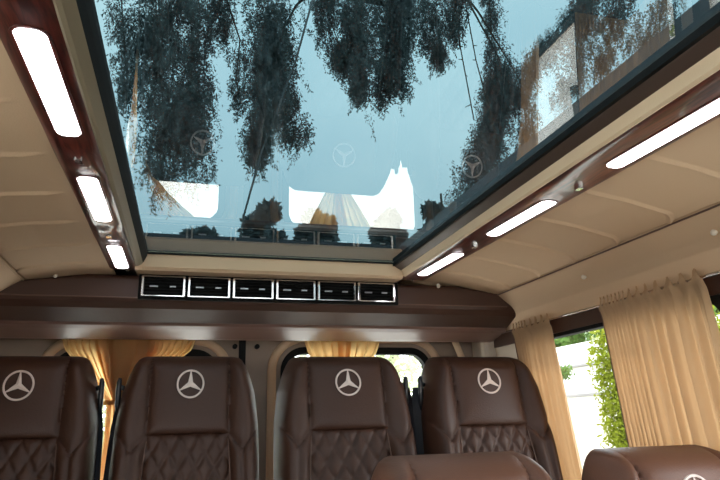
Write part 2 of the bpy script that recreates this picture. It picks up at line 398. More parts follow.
VENTBLK = mat('matt vent black', (.004, .004, .004), .8, spec=.2)
TABM = mat('vent tab', (.35, .35, .37), .3, metal=.8)
vb = thing('air_vent_bar', 'black bar of six chrome-edged air vents on the brown panel', 'air vents', (.258, 1.95, H+.36))
x0, x1 = -.147, .660
boxobj('housing', VENTBLK, (x0-.006, x1+.012, 1.940, 1.956, .360, .437), vb, bevel=.003)
wv = (x1-x0)/6
for k in range(6):
    xc = x0+wv*(k+.5); zc = .399
    bm = bmesh.new()
    ring_frame(bm, rrect(wv/2-.003, .0310, .004, 2), rrect(wv/2-.009, .0283, .003, 2), lambda u, v: (xc+u, 1.928, zc+v+H), lambda u, v: (xc+u, 1.942, zc+v+H))
    for s in (-1, 1):       # broad bright uprights
        tube(bm, [(xc+s*(wv/2-.0075), 1.9285, zc-.028+H), (xc+s*(wv/2-.0075), 1.9285, zc+.028+H)], .0052, 6)
    v = obj('air_vent', bm, CHROME, vb)
    bm = bmesh.new()
    for q in range(5):
        z = zc-.020+.010*q
        prism(bm, [(1.931, z-.0015), (1.940, z+.002), (1.940, z+.0035), (1.931, z)], xc-wv/2+.010, xc+wv/2-.010, 'x')
    obj('louvre', bm, VENTBLK, v)
    bm = bmesh.new(); sgn = 1 if k % 2 else -1
    bm.free()
    for a, b in ((-.040, -.016), (.018, .036)): boxobj('vane_tab', TABM, (xc+a, xc+b, 1.926, 1.932, zc-.003, zc+.0005), v)
# small round pins
def pin(p, label, d=Vector((0, 0, -1)), r=.006, m=CEIL):
    p = Vector(p); bm = bmesh.new(); d = d.normalized()
    tube(bm, [p-d*.008, p+d*.002, p+d*.005, p+d*.0055], [r, r, r*.75, r*.2], 12); o = obj('lining_stud', bm, m, smooth=True)
    tag(o, label, 'stud', 'studs pinning the ceiling lining')
PINM = mat('ivory stud', (.75, .68, .58), .3)
pin((1.085, 1.505, H+.374), 'small ivory stud in ceiling lining right above the second curtain\'s rear edge', Vector((-.7, 0, -.7)), .007, PINM)
pin((1.090, 1.04, H+.3695), 'small ivory stud in ceiling lining nearest the viewer', Vector((-.7, 0, -.7)), .007, PINM)
pin((.815, 1.932, H+.427), 'small ivory stud where ceiling meets brown panel, right of the vents', Vector((0, -.3, -1)), .006, PINM)
pin((-.385, 1.945, H+.424), 'small ivory stud where ceiling meets brown panel, left of the vents', Vector((0, -.3, -1)), .006, PINM)

# ------------------------------------------------------------------ gloss wood rails with lamps
SK = {1: (.002, .028), -1: (0, 0)}
POD = {1: (1.005, 1.455, .54), -1: (1.065, 1.525, .60)}
LAMPS = {1: ((.62, .907), (1.10, 1.363), (1.545, 1.82)), -1: ((.69, .975), (1.153, 1.42), (1.63, 1.872))}
def rail(xa, xb, lx, side):
    lab = 'right' if side > 0 else 'left'
    root = thing('light_rail', 'glossy dark red wood rail along the %s edge of the roof glass' % lab, 'wood rail', ((xa+xb)/2, .6, H+.42), 'wood rails beside the roof glass')
    ny = 260; nx = 14; vs = []; fs = []
    for j in range(ny+1):
        y = -.7+(1.945+.7)*j/ny
        pod = sum(math.exp(-((y-c)/.055)**4) for c in POD[side])
        end = max(0, (y-1.89)/.04)
        a_, b_ = xa-SK[side][0]*(y-.7), xb-SK[side][1]*(y-.7)
        for i in range(nx+1):
            t = -1+2*i/nx; x = (a_+b_)/2+(b_-a_)/2*t
            e_ = 1-abs(t)**6
            z = .447-e_*(.008+(.0055 if side < 0 else .0018)*pod*(1-t*t))*(1-end**2)
            vs.append((x, y, z+H))
    base = len(vs)
    for j in range(ny):
        for i in range(nx): a = j*(nx+1)+i; fs.append((a, a+1, a+nx+2, a+nx+1))
    # closed top
    for j in (0, ny):
        for i in (0, nx): yy = -.7 if j == 0 else 1.945; vs.append((xa-SK[side][0]*(yy-.7) if i == 0 else xb-SK[side][1]*(yy-.7), yy, .465+H))
    b = base
    fs.append((b, b+1, b+3, b+2))
    fs.append([j*(nx+1) for j in range(ny+1)]+[b+2, b]); fs.append([j*(nx+1)+nx for j in range(ny, -1, -1)]+[b+1, b+3])
    fs.append([ny*(nx+1)+i for i in range(nx, -1, -1)]+[b+2, b+3]); fs.append([i for i in range(nx+1)]+[b+1, b])
    pyobj('rail_body', vs, fs, WOOD, root, smooth=False)
    root.children[0].data.polygons.foreach_set('use_smooth', [len(p.vertices) == 4 for p in root.children[0].data.polygons])
    names = ['nearest the viewer', 'middle of the three', 'nearest the rear panel']
    lx0 = lx
    for k, (y0, y1) in enumerate(LAMPS[side]):
        lx = lx0-(.034*((y0+y1)/2-.7) if side > 0 else 0)
        lt = thing('ceiling_lamp', 'lit white strip lamp in the %s wood rail, %s' % (lab, names[k]), 'lamp', (lx, (y0+y1)/2, H+.42), 'strip lamps in the wood rails')
        hw = .0185; hl = (y1-y0)/2; yc = (y0+y1)/2; lt.rotation_euler.z = .034 if side > 0 else 0
        bm = bmesh.new()
        prev = None
        for f_, z in ((1, .442), (.99, .4375), (.9, .4355), (.6, .434)):
            loop = rrect(hw*(f_ if f_ > .7 else .6), hl-(1-f_)*.012, hw*.75*(f_ if f_ > .7 else .6), 6)
            A = [bm.verts.new((lx+u, yc+v, z+H)) for u, v in loop]
            if prev:
                for i in range(len(A)): bm.faces.new((prev[i], prev[(i+1) % len(A)], A[(i+1) % len(A)], A[i]))
            else: bm.faces.new(A[::-1])
            prev = A
        bm.faces.new(prev)
        obj('lens', bm, LENS, lt)
        bm = bmesh.new()
        ring_frame(bm, rrect(hw+.004, hl+.004, hw*.75+.004, 6), rrect(hw, hl, hw*.75, 6), lambda u, v: (lx+u, yc+v, .4375+H), lambda u, v: (lx+u, yc+v, .444+H))
        obj('bezel', bm, WOOD, lt)
    for k, y in enumerate(POD[side][:2]):
        lx = lx0-(.034*(y-.7) if side > 0 else 0)
        bt = thing('push_button', 'small chrome button in the %s wood rail, %s' % (lab, ('between first and second lamps', 'between second and third lamps')[k]), 'button', (lx, y, H+.41), 'buttons in the wood rails')
        bm = bmesh.new(); prism(bm, rrect(.0055, .0055, .002, 3), 0, .003, 'y', 0)
        bm.free()
        bm = bmesh.new(); A = rrect(.006, .008, .002, 3)
        a = [bm.verts.new((lx+u, y+v, .4295+H)) for u, v in A]; c = [bm.verts.new((lx+u, y+v, .440+H)) for u, v in A]
        bm.faces.new(a); bm.faces.new(c[::-1])
        for i in range(len(A)): bm.faces.new((a[i], a[(i+1) % len(A)], c[(i+1) % len(A)], c[i]))
        obj('button_cap', bm, CHROME, bt)
    for q, (x, y) in enumerate(((lx-.012*side, 1.905), (lx+.03*side if side > 0 else lx+.045, 1.915))[:1 if side > 0 else 2]):
        bm = bmesh.new(); tube(bm, [(x, y, H+.446), (x, y, H+.4365), (x, y, H+.435)], [.004, .004, .002], 8)
        tag(obj('rail_screw', bm, CHROME), 'tiny chrome screw at the rear end of the %s wood rail%s' % (lab, '' if side > 0 else (', outer one', ', inner one')[q]), 'screw')
rail(.666, .799, .750, 1); rail(-.238, -.155, -.195, -1)

# ------------------------------------------------------------------ curtains
def side_curtain(label, y_near, y_far, phases, amp, seed, zt=.313, zb=-.62):
    """phases: list of (u, cumulative folds); u=0 far edge, u=1 near edge"""
    root = thing('curtain', label, 'curtain', (WX(0)-.03, (y_near+y_far)/2, H+zb), 'gold curtains along the right windows')
    nu, nv = 420, 70; R = random.Random(seed); vs = []; fs = []
    def ph(u):
        for (a, pa), (b, pb) in zip(phases, phases[1:]):
            if u <= b: return pa+(pb-pa)*(u-a)/(b-a)
        return phases[-1][1]
    o1, o2 = R.random()*9, R.random()*9
    def off(u, s):          # s: 0 top, 1 bottom
        p = ph(u)*2*math.pi + 1.2*math.sin(3*u+o1)*s
        dens = ph(min(1, u+.01))-ph(max(0, u-.01)); a = amp*min(1, .16/(dens+.02))
        sh = math.sin(p)+.28*math.sin(2*p+o2)+.18*math.sin(3.3*p+2*s)
        return a*sh*(.55+.45*min(1, s*5)) + .0016*math.sin(23*p)*(1-min(1, s*8))
    for j in range(nv+1):
        s = (j/nv)**1.4
        for i in range(nu+1):
            u = i/nu; p = ph(u)
            pk = abs(math.sin(p*math.pi))
            ztop = zt + .006 - .020*(1-pk)**1.3 if s < .08 else zt
            z = zt+(zb-zt)*s
            if j < 6: z -= .034*(1-pk)**1.5*(1-j/6)
            sl = .010*math.sin(2*math.pi*s*.5+u*2)*s
            # bunching band at the hooks
            cinch = -.006*math.exp(-((z-(zt-.03))/.012)**2)
            y = y_far+(y_near-y_far)*u + .006*math.cos(p*2*math.pi)*s + sl
            vs.append((WX(z)-.028+off(u, s)+cinch, y, z+H))
    for j in range(nv):
        for i in range(nu): a = j*(nu+1)+i; fs.append((a, a+1, a+nu+2, a+nu+1))
    pyobj('drape', vs, fs, DRAPE, root, smooth=True)
    # hooks and edge hem
    bm = bmesh.new()
    for (j0, r) in ((0, .0016),):
        tube(bm, [Vector(vs[j*(nu+1)+j0])+Vector((-.001, 0, 0)) for j in range(0, nv+1, 3)], r, 6)
    obj('edge_hem', bm, LEATHER_PIPE, root)
    return root
side_curtain('narrow gold curtain gathered behind the rightmost rear seat', 1.745, 1.995, [(0, 0), (.35, 4.5), (1, 9)], .010, 3)
side_curtain('wide gold curtain hanging beside the near right seat', 1.118, 1.495, [(0, 0), (.30, 7), (.55, 10), (1, 14.0)], .013, 5)
bm = bmesh.new(); tube(bm, [(WX(.30)-.022, y, H+.291) for y in (-.3, .8, 1.6, 2.10)], .0035, 8)
tag(obj('curtain_rail', bm, CHROME, smooth=True), 'slim rail carrying the gold curtains above right windows', 'curtain rail')

def rear_curtain(label, fn, nf, seed, amp=.012):
    root = thing('curtain', label, 'curtain', (fn(0)[0], 2.27, H-.45), 'gold curtains on the rear doors')
    nu, nv = 300, 60; vs = []; fs = []
    R = random.Random(seed); o1 = R.random()*6
    for j in range(nv+1):
        s = j/nv; z = .292+(-.45-.292)*s; c, hw, bunch = fn(z)
        for i in range(nu+1):
            t = -1+2*i/nu; p = t*nf*math.pi+o1
            wgt = math.exp(-(t/.45)**2)
            x = c+hw*t*(1-bunch*wgt*.45)+ (hw*.30*wgt*bunch)*math.sin(p*.9)
            y = 2.272+amp*math.sin(p)*(.7+.3*wgt) - .012*wgt*bunch*math.cos(p*.9)
            zz = z-(.012*(1-abs(math.sin(p/2)))*(1-j/5) if j < 5 else 0)
            vs.append((x, y, zz+H))
    for j in range(nv):
        for i in range(nu): a = j*(nu+1)+i; fs.append((a, a+1, a+nu+2, a+nu+1))
    pyobj('drape', vs, fs, REARDRAPE, root, smooth=True)
    c, hw, b = fn(.07)
    bm = bmesh.new(); tube(bm, [(c+(hw+.01)*math.cos(a), 2.272+.03*math.sin(a), .07+H) for a in np.linspace(0, 2*math.pi, 17)], .007, 6)
    obj('tie_band', bm, REARDRAPE, root)
def lerp(tab, z):
    for (z0, *a), (z1, *b) in zip(tab, tab[1:]):
        if z >= z1: t = min(1, max(0, (z0-z)/(z0-z1))); t = t; return [x+(y-x)*t for x, y in zip(a, b)]
    return tab[-1][1:]
rear_curtain('gold curtain spread across left rear door window, tied in the middle', lambda z: lerp([(.292, -.19, .22, .75), (.245, -.19, .205, .8), (.15, -.205, .11, .9), (.07, -.205, .045, .9), (-.05, -.20, .05, .8), (-.45, -.20, .08, .6)], z), 23, 1, .015)
rear_curtain('gold curtain bunched at the middle of right rear door window', lambda z: lerp([(.292, .56, .15, .5), (.245, .56, .135, .5), (.15, .555, .085, .6), (.07, .55, .04, .9), (-.05, .55, .05, .8), (-.45, .55, .08, .6)], z), 9, 2)

# ------------------------------------------------------------------ seats
TOP = 1.125
def halfw(z):
    tab = [(TOP, .140), (TOP-.004, .152), (TOP-.012, .163), (TOP-.03, .174), (TOP-.06, .187), (TOP-.11, .203), (TOP-.2, .214), (TOP-.3, .217), (.40, .218)]
    for (a, x), (b, y) in zip(tab, tab[1:]):
        if z >= b: return x+(y-x)*(a-z)/(a-b)
    return tab[-1][1]
TILT = math.tan(math.radians(12))
def segd(px, pz, a, b):
    ax, az = a; bx, bz = b; dx, dz = bx-ax, bz-az
    t = max(0, min(1, ((px-ax)*dx+(pz-az)*dz)/(dx*dx+dz*dz))); return math.hypot(px-ax-t*dx, pz-az-t*dz)
def padw(z):                # half width of the centre panels
    if z > .90: return .116+.010*math.sin((z-.90)/.225*math.pi*.5)*0
    return .116+.03*(.90-z)/.42
SEAMS = [((.116, TOP+.02), (.116, .90)), ((.116, .90), (.146, .48)), ((0, .90), (.116, .90)), ((.116, .90), (.158, .852)), ((.158, .852), (.24, .95)), ((.158, .852), (.176, .44)), ((0, .47), (.146, .47)), ((.146, .48), (.24, .42))]
def region(x, z):
    ax = abs(x)
    if z > .90 and ax < .116: return 'headrest_pad'
    if .47 < z <= .90 and ax < padw(z): return 'quilted_panel'
    # line of the wing's lower edge
    zl = .90-(ax-.116)*(.048/.042) if ax < .158 else .852+(ax-.158)*(.098/.082)
    if z > zl: return 'wing_left' if x < 0 else 'wing_right'
    return 'bolster_left' if x < 0 else 'bolster_right'
def front(x, z):
    """depth of the padding in front of the back shell"""
    ax = abs(x); w_ = halfw(z)
    d = min(segd(ax, z, a, b) for a, b in SEAMS)
    r = region(x, z); h = .0
    puff = 1-math.exp(-d/.012)
    if r == 'headrest_pad': h = .062+.010*math.cos(min(1, ax/.116)*1.2)+.012*puff
    elif r == 'quilted_panel':
        a = (x/.052+z/.085); b = (x/.052-z/.085)
        q = min(abs(a-round(a)), abs(b-round(b)))
        h = .050+.010*puff+.012*(1-math.exp(-q/.12))
    else:
        t = max(0, (ax-.116)/(w_-.116)) if w_ > .116 else 0
        h = .058+.026*math.sin(min(1, t)*math.pi*.8)*(.7 if 'wing' in r else 1.15)+.014*puff
    # rounded outer edge and top
    e_ = (w_-ax)/.05
    if e_ < 1: h = -.03+(h+.03)*math.sqrt(max(0, 1-(1-max(0, e_))**2.2))
    et = (TOP-z)/.055
    if et < 1: h = -.03+(h+.03)*math.sqrt(max(0, 1-(1-max(0, et))**2.2))
    return h
def seat_mesh():
    NX, NZ = 96, 170
    zs = [.44+(TOP-.44)*(1-(1-j/NZ)**1.35) for j in range(NZ+1)]
    V = {}; regs = {}
    for j, z in enumerate(zs):
        w_ = halfw(z)
        for i in range(NX+1):
            t = -1+2*i/NX; t = math.copysign(1-(1-abs(t))**1.25, t)
            x = t*w_; V[i, j] = (x, (z-.42)*TILT+.10-front(x, z), z)
    for j in range(NZ):
        for i in range(NX):
            a, b, c, d = V[i, j], V[i+1, j], V[i+1, j+1], V[i, j+1]
            regs.setdefault(region((a[0]+c[0])/2, (a[2]+c[2])/2), []).append((i, j))
    parts = {}
    for r, cells in regs.items():
        idx = {}; vs = []; fs = []
        for i, j in cells:
            f = []
            for k in ((i, j), (i+1, j), (i+1, j+1), (i, j+1)):
                if k not in idx: idx[k] = len(vs); vs.append(V[k])
                f.append(idx[k])
            fs.append(f)
        parts[r] = (vs, fs)
    # back shell
    vs = []; fs = []; M_ = 24
    for j, z in enumerate(zs[::5]):
        w_ = halfw(z)
        k = 1-math.exp(-(TOP-z)/.03)
        for i in range(M_+1):
            a = math.pi*i/M_; x = -w_*math.cos(a)
            vs.append((x, (z-.42)*TILT+.13+.045*math.sin(a)**.6*k if 0 < i < M_ else (z-.42)*TILT+.13, z))
    nr = len(zs[::5])
    for j in range(nr-1):
        for i in range(M_): a = j*(M_+1)+i; fs.append((a, a+M_+1, a+M_+2, a+1))
    fs.append(list(range(M_+1))); fs.append([(nr-1)*(M_+1)+i for i in range(M_, -1, -1)])
    parts['back_shell'] = (vs, fs)
    return parts
SEATPARTS = seat_mesh()
SEATMESH = {}
PARTNAME = {'wing_left': 'headrest_wing', 'wing_right': 'headrest_wing', 'bolster_left': 'side_bolster', 'bolster_right': 'side_bolster'}
for k, (vs, fs) in SEATPARTS.items():
    me = bpy.data.meshes.new(PARTNAME.get(k, k)); me.from_pydata(vs, [], fs); me.update(); me.materials.append(LEATHER)
    me.polygons.foreach_set('use_smooth', [True]*len(me.polygons)); SEATMESH[k] = me
def surf(x, z): return (z-.42)*TILT+.10-front(x, z)
def bm_mesh(name, bm, m, smooth=False):
    me = bpy.data.meshes.new(name); bmesh.ops.recalc_face_normals(bm, faces=bm.faces[:]); bm.to_mesh(me); bm.free(); me.materials.append(m)
    if smooth: me.polygons.foreach_set('use_smooth', [True]*len(me.polygons))
    return me
# embroidered three-pointed star in a ring
def emblem_mesh():
    bm = bmesh.new(); zc = 1.036; R = .038; rr = .0029
    def S(x, z, lift): return (x, surf(x*.3, zc)+(z-zc)*TILT-lift, z)
    n = 48
    loops = []
    for rad, lf in ((R+rr, .0005), (R+rr*.7, .003), (R-rr*.7, .003), (R-rr, .0005)):
        loops.append([bm.verts.new(S(rad*math.sin(2*math.pi*i/n), zc+rad*math.cos(2*math.pi*i/n), lf)) for i in range(n)])
    for A, B in zip(loops, loops[1:]):
        for i in range(n): bm.faces.new((A[i], A[(i+1) % n], B[(i+1) % n], B[i]))
    c = bm.verts.new(S(0, zc, .0045)); P_ = []
    for k in range(6):
        a = math.pi*k/3; rad = R-.001 if k % 2 == 0 else .0085
        if k % 2 == 0:
            ax_, az_ = math.sin(a), math.cos(a); px_, pz_ = az_, -ax_
            P_ += [(rad*ax_-.0012*px_, rad*az_-.0012*pz_), (rad*ax_+.0012*px_, rad*az_+.0012*pz_)]
        else: P_.append((rad*math.sin(a), rad*math.cos(a)))
    vv = [bm.verts.new(S(x, zc+z, .002)) for x, z in P_]
    for i in range(len(vv)): bm.faces.new((c, vv[i], vv[(i+1) % len(vv)]))
    return bm_mesh('emblem', bm, THREAD)
SEATMESH['emblem'] = emblem_mesh()
for s in (-1, 1):
    bm = bmesh.new(); tube(bm, [(s*.1165, surf(.1165, z)-.0015, z) for z in np.linspace(.905, TOP-.02, 12)], .0017, 6)
    SEATMESH['headrest_piping_%d' % s] = bm_mesh('headrest_piping', bm, LEATHER_PIPE, True)
    bm = bmesh.new(); tube(bm, [(s*padw(z), surf(padw(z), z)-.0015, z) for z in np.linspace(.48, .895, 20)], .0017, 6)
    SEATMESH['piping_%d' % s] = bm_mesh('piping', bm, LEATHER_PIPE, True)
for k in (-1, 1): PARTNAME['headrest_piping_%d' % k] = 'headrest_piping'; PARTNAME['piping_%d' % k] = 'piping'
bm = bmesh.new(); tube(bm, [(x, surf(x, .9)-.001, .9) for x in np.linspace(-.114, .114, 12)], .0017, 6)
SEATMESH['headrest_seam'] = bm_mesh('headrest_seam', bm, LEATHER_PIPE, True)
# cushion
def cushion():
    bm = bmesh.new(); rings = []; 
    for zz, k in ((.30, .9), (.31, .97), (.34, 1), (.41, 1), (.435, .97), (.447, .90), (.45, .75)):
        rings.append([bm.verts.new((u*k, -.14+v*k, zz)) for u, v in rrect(.214, .26, .07, 5)])
    for A, B in zip(rings, rings[1:]):
        for i in range(len(A)): bm.faces.new((A[i], A[(i+1) % len(A)], B[(i+1) % len(A)], B[i]))
    bm.faces.new(rings[0][::-1]); bm.faces.new(rings[-1]); return bm_mesh('cushion', bm, LEATHER, True)
SEATMESH['cushion'] = cushion()
bm = bmesh.new(); n_ = 50; g = {}
for i in range(n_+1):
    for j in range(n_+1):
        x = -.14+.28*i/n_; y = -.36+.40*j/n_; a = x/.052+y/.085; b = x/.052-y/.085; q = min(abs(a-round(a)), abs(b-round(b)))
        ed = min(i, j, n_-i, n_-j)
        g[i, j] = bm.verts.new((x, y, .449+.012*(1-math.exp(-q/.1))*min(1, ed/3)+(.004 if ed else -.004)))
for i in range(n_):
    for j in range(n_): bm.faces.new((g[i, j], g[i+1, j], g[i+1, j+1], g[i, j+1]))
SEATMESH['cushion_quilting'] = bm_mesh('cushion_quilting', bm, LEATHER, True)
bm = bmesh.new(); box(bm, -.17, .17, -.32, .08, .05, .30, 0); box(bm, -.20, .20, -.36, .14, 0, .05, 0); SEATMESH['pedestal'] = bm_mesh('pedestal', bm, BLACK)
bm = bmesh.new()
box(bm, -.205, .205, .06, .13, .30, .46, 0); SEATMESH['recliner_bracket'] = bm_mesh('recliner_bracket', bm, BLACK)
def belt_meshes(s, wide=1):
    # guide: a rounded hook standing on the shoulder of the backrest
    bm = bmesh.new(); zt = 1.032; w_ = halfw(zt)
    y0 = (zt-.42)*TILT+.10
    tube(bm, [(s*(w_-.02), y0, zt-.01), (s*(w_+.006), y0-.005, zt), (s*(w_+.016), y0-.008, zt+.002)], [.007, .007, .006], 10)
    tube(bm, [(s*(w_+.012), y0-.01, zt+.026), (s*(w_+.014), y0-.01, zt+.014), (s*(w_+.014), y0-.008, zt-.05), (s*(w_+.010), y0, zt-.085)], [.005, .008, .008, .006], 10)
    a = bm_mesh('belt_guide', bm, BLACK, True)
    bm = bmesh.new(); prev = None
    pts = [(w_+.010, y0-.012, zt-.03), (w_+.018, y0-.02, zt-.12), (w_+.020, y0-.045, zt-.25), (w_+.018, y0-.09, zt-.42), (w_+.012, y0-.13, zt-.58)]
    if wide > 1: pts = [(x+.012, y+.01, z+.02) for x, y, z in pts]
    ws = [.010*wide, .018*wide, .024*wide, .028*wide, .026*wide]
    for (x, y, z), hw in zip(pts, ws):
        ring = [bm.verts.new((s*(x+u), y+v, z)) for u, v in ((-hw, -.001), (hw*.6, .012), (hw*.6, .015), (-hw, .002))]
        if prev:
            for i in range(4): bm.faces.new((prev[i], prev[(i+1) % 4], ring[(i+1) % 4], ring[i]))
        else: bm.faces.new(ring)
        prev = ring
    bm.faces.new(prev[::-1])
    b = bm_mesh('belt_webbing', bm, WEB)
    return a, b
BELT = {s: belt_meshes(s, 1 if abs(s) == 1 else 1.7) for s in (-1, 1)}
BELT.update({2: belt_meshes(1, 1.8), -2: belt_meshes(-1, 1.8)})
LITMESH = {}
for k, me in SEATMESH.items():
    LITMESH[k] = me.copy()
    if me.materials[0] == LEATHER: LITMESH[k].materials[0] = LEATHER_LIT
def seat(label, x, y_emb, zfloor, group, belts=(), rz=0, sx=1, paint_lit=False):
    """x, y_emb: where the emblem sits"""
    root = thing('seat', label, 'seat', (0, 0, 0), group, rz)
    ly = surf(0, 1.036); off = Matrix.Rotation(rz, 3, 'Z') @ Vector((0, ly, 0))
    root.location = (x-off.x, y_emb-off.y, H+zfloor); root.scale.x = sx
    made = {}
    MS = LITMESH if paint_lit else SEATMESH
    for k, me in MS.items():
        if k in ('emblem', 'headrest_seam', 'cushion_quilting'): continue
        o = bpy.data.objects.new(PARTNAME.get(k, k), me); COL.objects.link(o); o.parent = root; made[k] = o
    for k, par in (('emblem', 'headrest_pad'), ('headrest_seam', 'headrest_pad'), ('cushion_quilting', 'cushion')):
        o = bpy.data.objects.new(k, MS[k]); COL.objects.link(o); o.parent = made[par]
        if k == 'emblem': o['label'] = 'pale three-pointed star in a ring'
    for s in belts:
        g_, w_ = BELT[s]
        a = bpy.data.objects.new('belt_guide', g_); COL.objects.link(a); a.parent = root
        b = bpy.data.objects.new('belt_webbing', w_); COL.objects.link(b); b.parent = a
    return root
G = 'brown quilted leather seats of the rear row'
ZR = .196-TOP
seat('brown leather seat at the left end of the rear row', -.431, 1.88, ZR, G, (1,), sx=.94)
seat('brown leather seat second from left, in front of the left rear door', .013, 1.88, ZR, G, (-1,), sx=.94)
seat('brown leather seat in front of right rear door window, its quilted panel fully visible', .478, 1.88, ZR, G, (2,))
seat('brown leather seat at the right end of the rear row beside the curtain', .951, 1.88, ZR, G, (-2,))
G2 = 'brown leather seats of the near row'
seat('brown leather seat rising at the bottom edge, in front of the rear row', .545, 1.14, -1.2, G2, paint_lit=True)
seat('brown leather seat beside the wide curtain, nearest the viewer', .988, 1.095, -1.2, G2, paint_lit=True, sx=.93)

# ------------------------------------------------------------------ outside: ground, wall, hedges
GZ = -1.75
struct(boxobj('ground', PAVE, (-40, 60, -30, 80, GZ-.1, GZ)))
def leaves(name, pts, size, m, parent=None, width=.35, seed=1, down=.0):
    R = np.random.default_rng(seed); P_ = np.array(pts, float); n = len(P_)
    d = R.normal(size=(n, 3)); d[:, 2] -= down; d /= np.linalg.norm(d, axis=1)[:, None]
    a = R.normal(size=(n, 3)); s = np.cross(d, a); s /= np.linalg.norm(s, axis=1)[:, None]
    L_ = size*(.6+.8*R.random(n))[:, None]; W_ = L_*width
    vs = np.stack([P_, P_+d*L_*.5+s*W_*.5, P_+d*L_, P_+d*L_*.5-s*W_*.5], 1).reshape(-1, 3)
    me = bpy.data.meshes.new(name); me.vertices.add(4*n); me.vertices.foreach_set('co', vs.ravel())
    me.loops.add(4*n); me.loops.foreach_set('vertex_index', np.arange(4*n, dtype=np.int32)); me.polygons.add(n)
    me.polygons.foreach_set('loop_start', np.arange(0, 4*n, 4, dtype=np.int32)); me.update(calc_edges=True); me.validate()
    return link(name, me, m, parent, True)
def blob_pts(cs, n, seed, thr=-.1, fr=1.5):
    R = random.Random(seed); out_ = []
    while len(out_) < n:
        c, r = R.choice(cs); v = Vector((R.gauss(0, 1), R.gauss(0, 1), R.gauss(0, 1))).normalized()*(R.random()**.4)
        p = Vector(c)+Vector((v.x*r[0], v.y*r[1], v.z*r[2]))
        if noise.noise(p*fr) > thr: out_.append(p)
    return out_
# white building to the right
bt = thing('building', 'sunlit white building with thin ledges seen between the right curtains', 'building', (5.3, 6, H+GZ))
boxobj('wall', WHITE, (5.0, 7.5, 1.0, 13, GZ, .83), bt)
boxobj('ledge', GREY, (4.93, 5.02, 1.0, 13, .585, .61), bt); boxobj('ledge', GREY, (4.90, 5.02, 1.0, 13, .205, .235), bt)
boxobj('parapet', WHITE, (4.95, 7.5, 1.0, 13, .80, .88), bt)
boxobj('window_niche', mat('beige shutter', (.55, .5, .42), .7), (4.98, 5.02, 6.6, 8.2, -.9, .12), bt)
hd = thing('hedge', 'dark green hedge along the top of the white building', 'hedge', (5.6, 7, H+.89))
leaves('foliage', blob_pts([((5.5+rnd.random()*.5, 4.0+.35*k, H+1.08), (.3, .35, .22)) for k in range(18)], 20000, 4, -.8), .09, LEAFG, hd, .5, 3)
for k in range(12):
    bm = bmesh.new(); tube(bm, [(5.6, 4.2+.5*k, H+.87), (5.6, 4.25+.5*k, H+1.1)], .015, 5); obj('stem', bm, BARK, hd)
def bush(name, label, cx, cy_, z0, z1, rad, n, size, m, seed, cat='shrub', thr=-.15, grp=None):
    root = thing(name, label, cat, (cx, cy_, H+GZ), grp)
    cs = []; R = random.Random(seed); nb = 16
    for k in range(nb):
        t = (k+.5)/nb; cs.append(((cx+R.uniform(-.5, .5)*rad*.4, cy_+R.uniform(-.5, .5)*rad*.4, H+z0+(z1-z0)*t), (rad, rad, (z1-z0)/nb*1.6)))
    leaves('foliage', blob_pts(cs, n, seed, thr, 2.5/rad), size, m, root, .45, seed)
    bm = bmesh.new(); tube(bm, [(cx, cy_, H+GZ), (cx+.03, cy_, H+z0*.5+z1*.5), (cx, cy_, H+z1*.85)], [.05, .03, .01], 6); obj('stem', bm, BARK, root)
    return root
bush('shrub', 'tall bright yellow-green shrub outside, beside the wide curtain', 3.13, 4.13, -1.3, .57, .15, 9000, .038, LEAFY, 11)
bush('shrub', 'yellow-green shrub outside at the right edge of the picture', 3.0, 2.72, -1.3, .60, .26, 8000, .04, LEAFY, 13)
bush('shrub', 'small green bush against the white building', 4.55, 7.1, .42, .56, .2, 700, .05, LEAFG, 14)
# bright ground-level foliage behind the van
for k, (x, y, z1) in enumerate(((-4.6, 11, 2.2), (-.8, 11.5, 2.4), (3.0, 11, 2.3), (6.9, 16.5, 2.7))):
    bush('shrub', 'pale sunlit bush behind the van, ' + ('far left', 'left of centre', 'seen in the right rear window', 'far right')[k], x, y, -1.6, z1, 1.3, 6000, .14, LEAFP, 20+k, grp='pale bushes behind the van', thr=-.3)

# ------------------------------------------------------------------ trees above the roof glass
def sprigs(poly, rpx, n, yplane, R, per=44, L_=.20):
    n = int(n*2.3)
    """feathery hanging sprigs around a surveyed line"""
    pts = []; twigs = []
    P3 = [atY(px, py, yplane) for px, py in poly]; sc = [r*yplane/F for r in rpx]
    seg = [0]
    for a, b in zip(P3, P3[1:]): seg.append(seg[-1]+(b-a).length)
    for _ in range(n):
        s = R.random()*seg[-1]
        for i in range(len(P3)-1):
            if s <= seg[i+1]: break
        t = (s-seg[i])/(seg[i+1]-seg[i]); c = P3[i].lerp(P3[i+1], t); r = sc[i]+(sc[i+1]-sc[i])*t
        v = Vector((R.gauss(0, .55), R.gauss(0, 1.2), R.gauss(0, .45)))*r
        if abs(v.x) > r*1.25: continue
        p = c+v
        if noise.noise(p*4.2) < -.2: continue
        d = Vector((R.gauss(0, .35), R.gauss(0, .35), -1)).normalized(); q = p.copy(); ln = L_*(.5+R.random())
        for k in range(per):
            u = k/per; d = (d+Vector((R.gauss(0, .05), R.gauss(0, .05), -.03))).normalized()
            q = q+d*(ln/per); pts.append(q+Vector((R.gauss(0, 1), R.gauss(0, 1), R.gauss(0, .6)))*.022*(1.15-u))
    return pts, P3
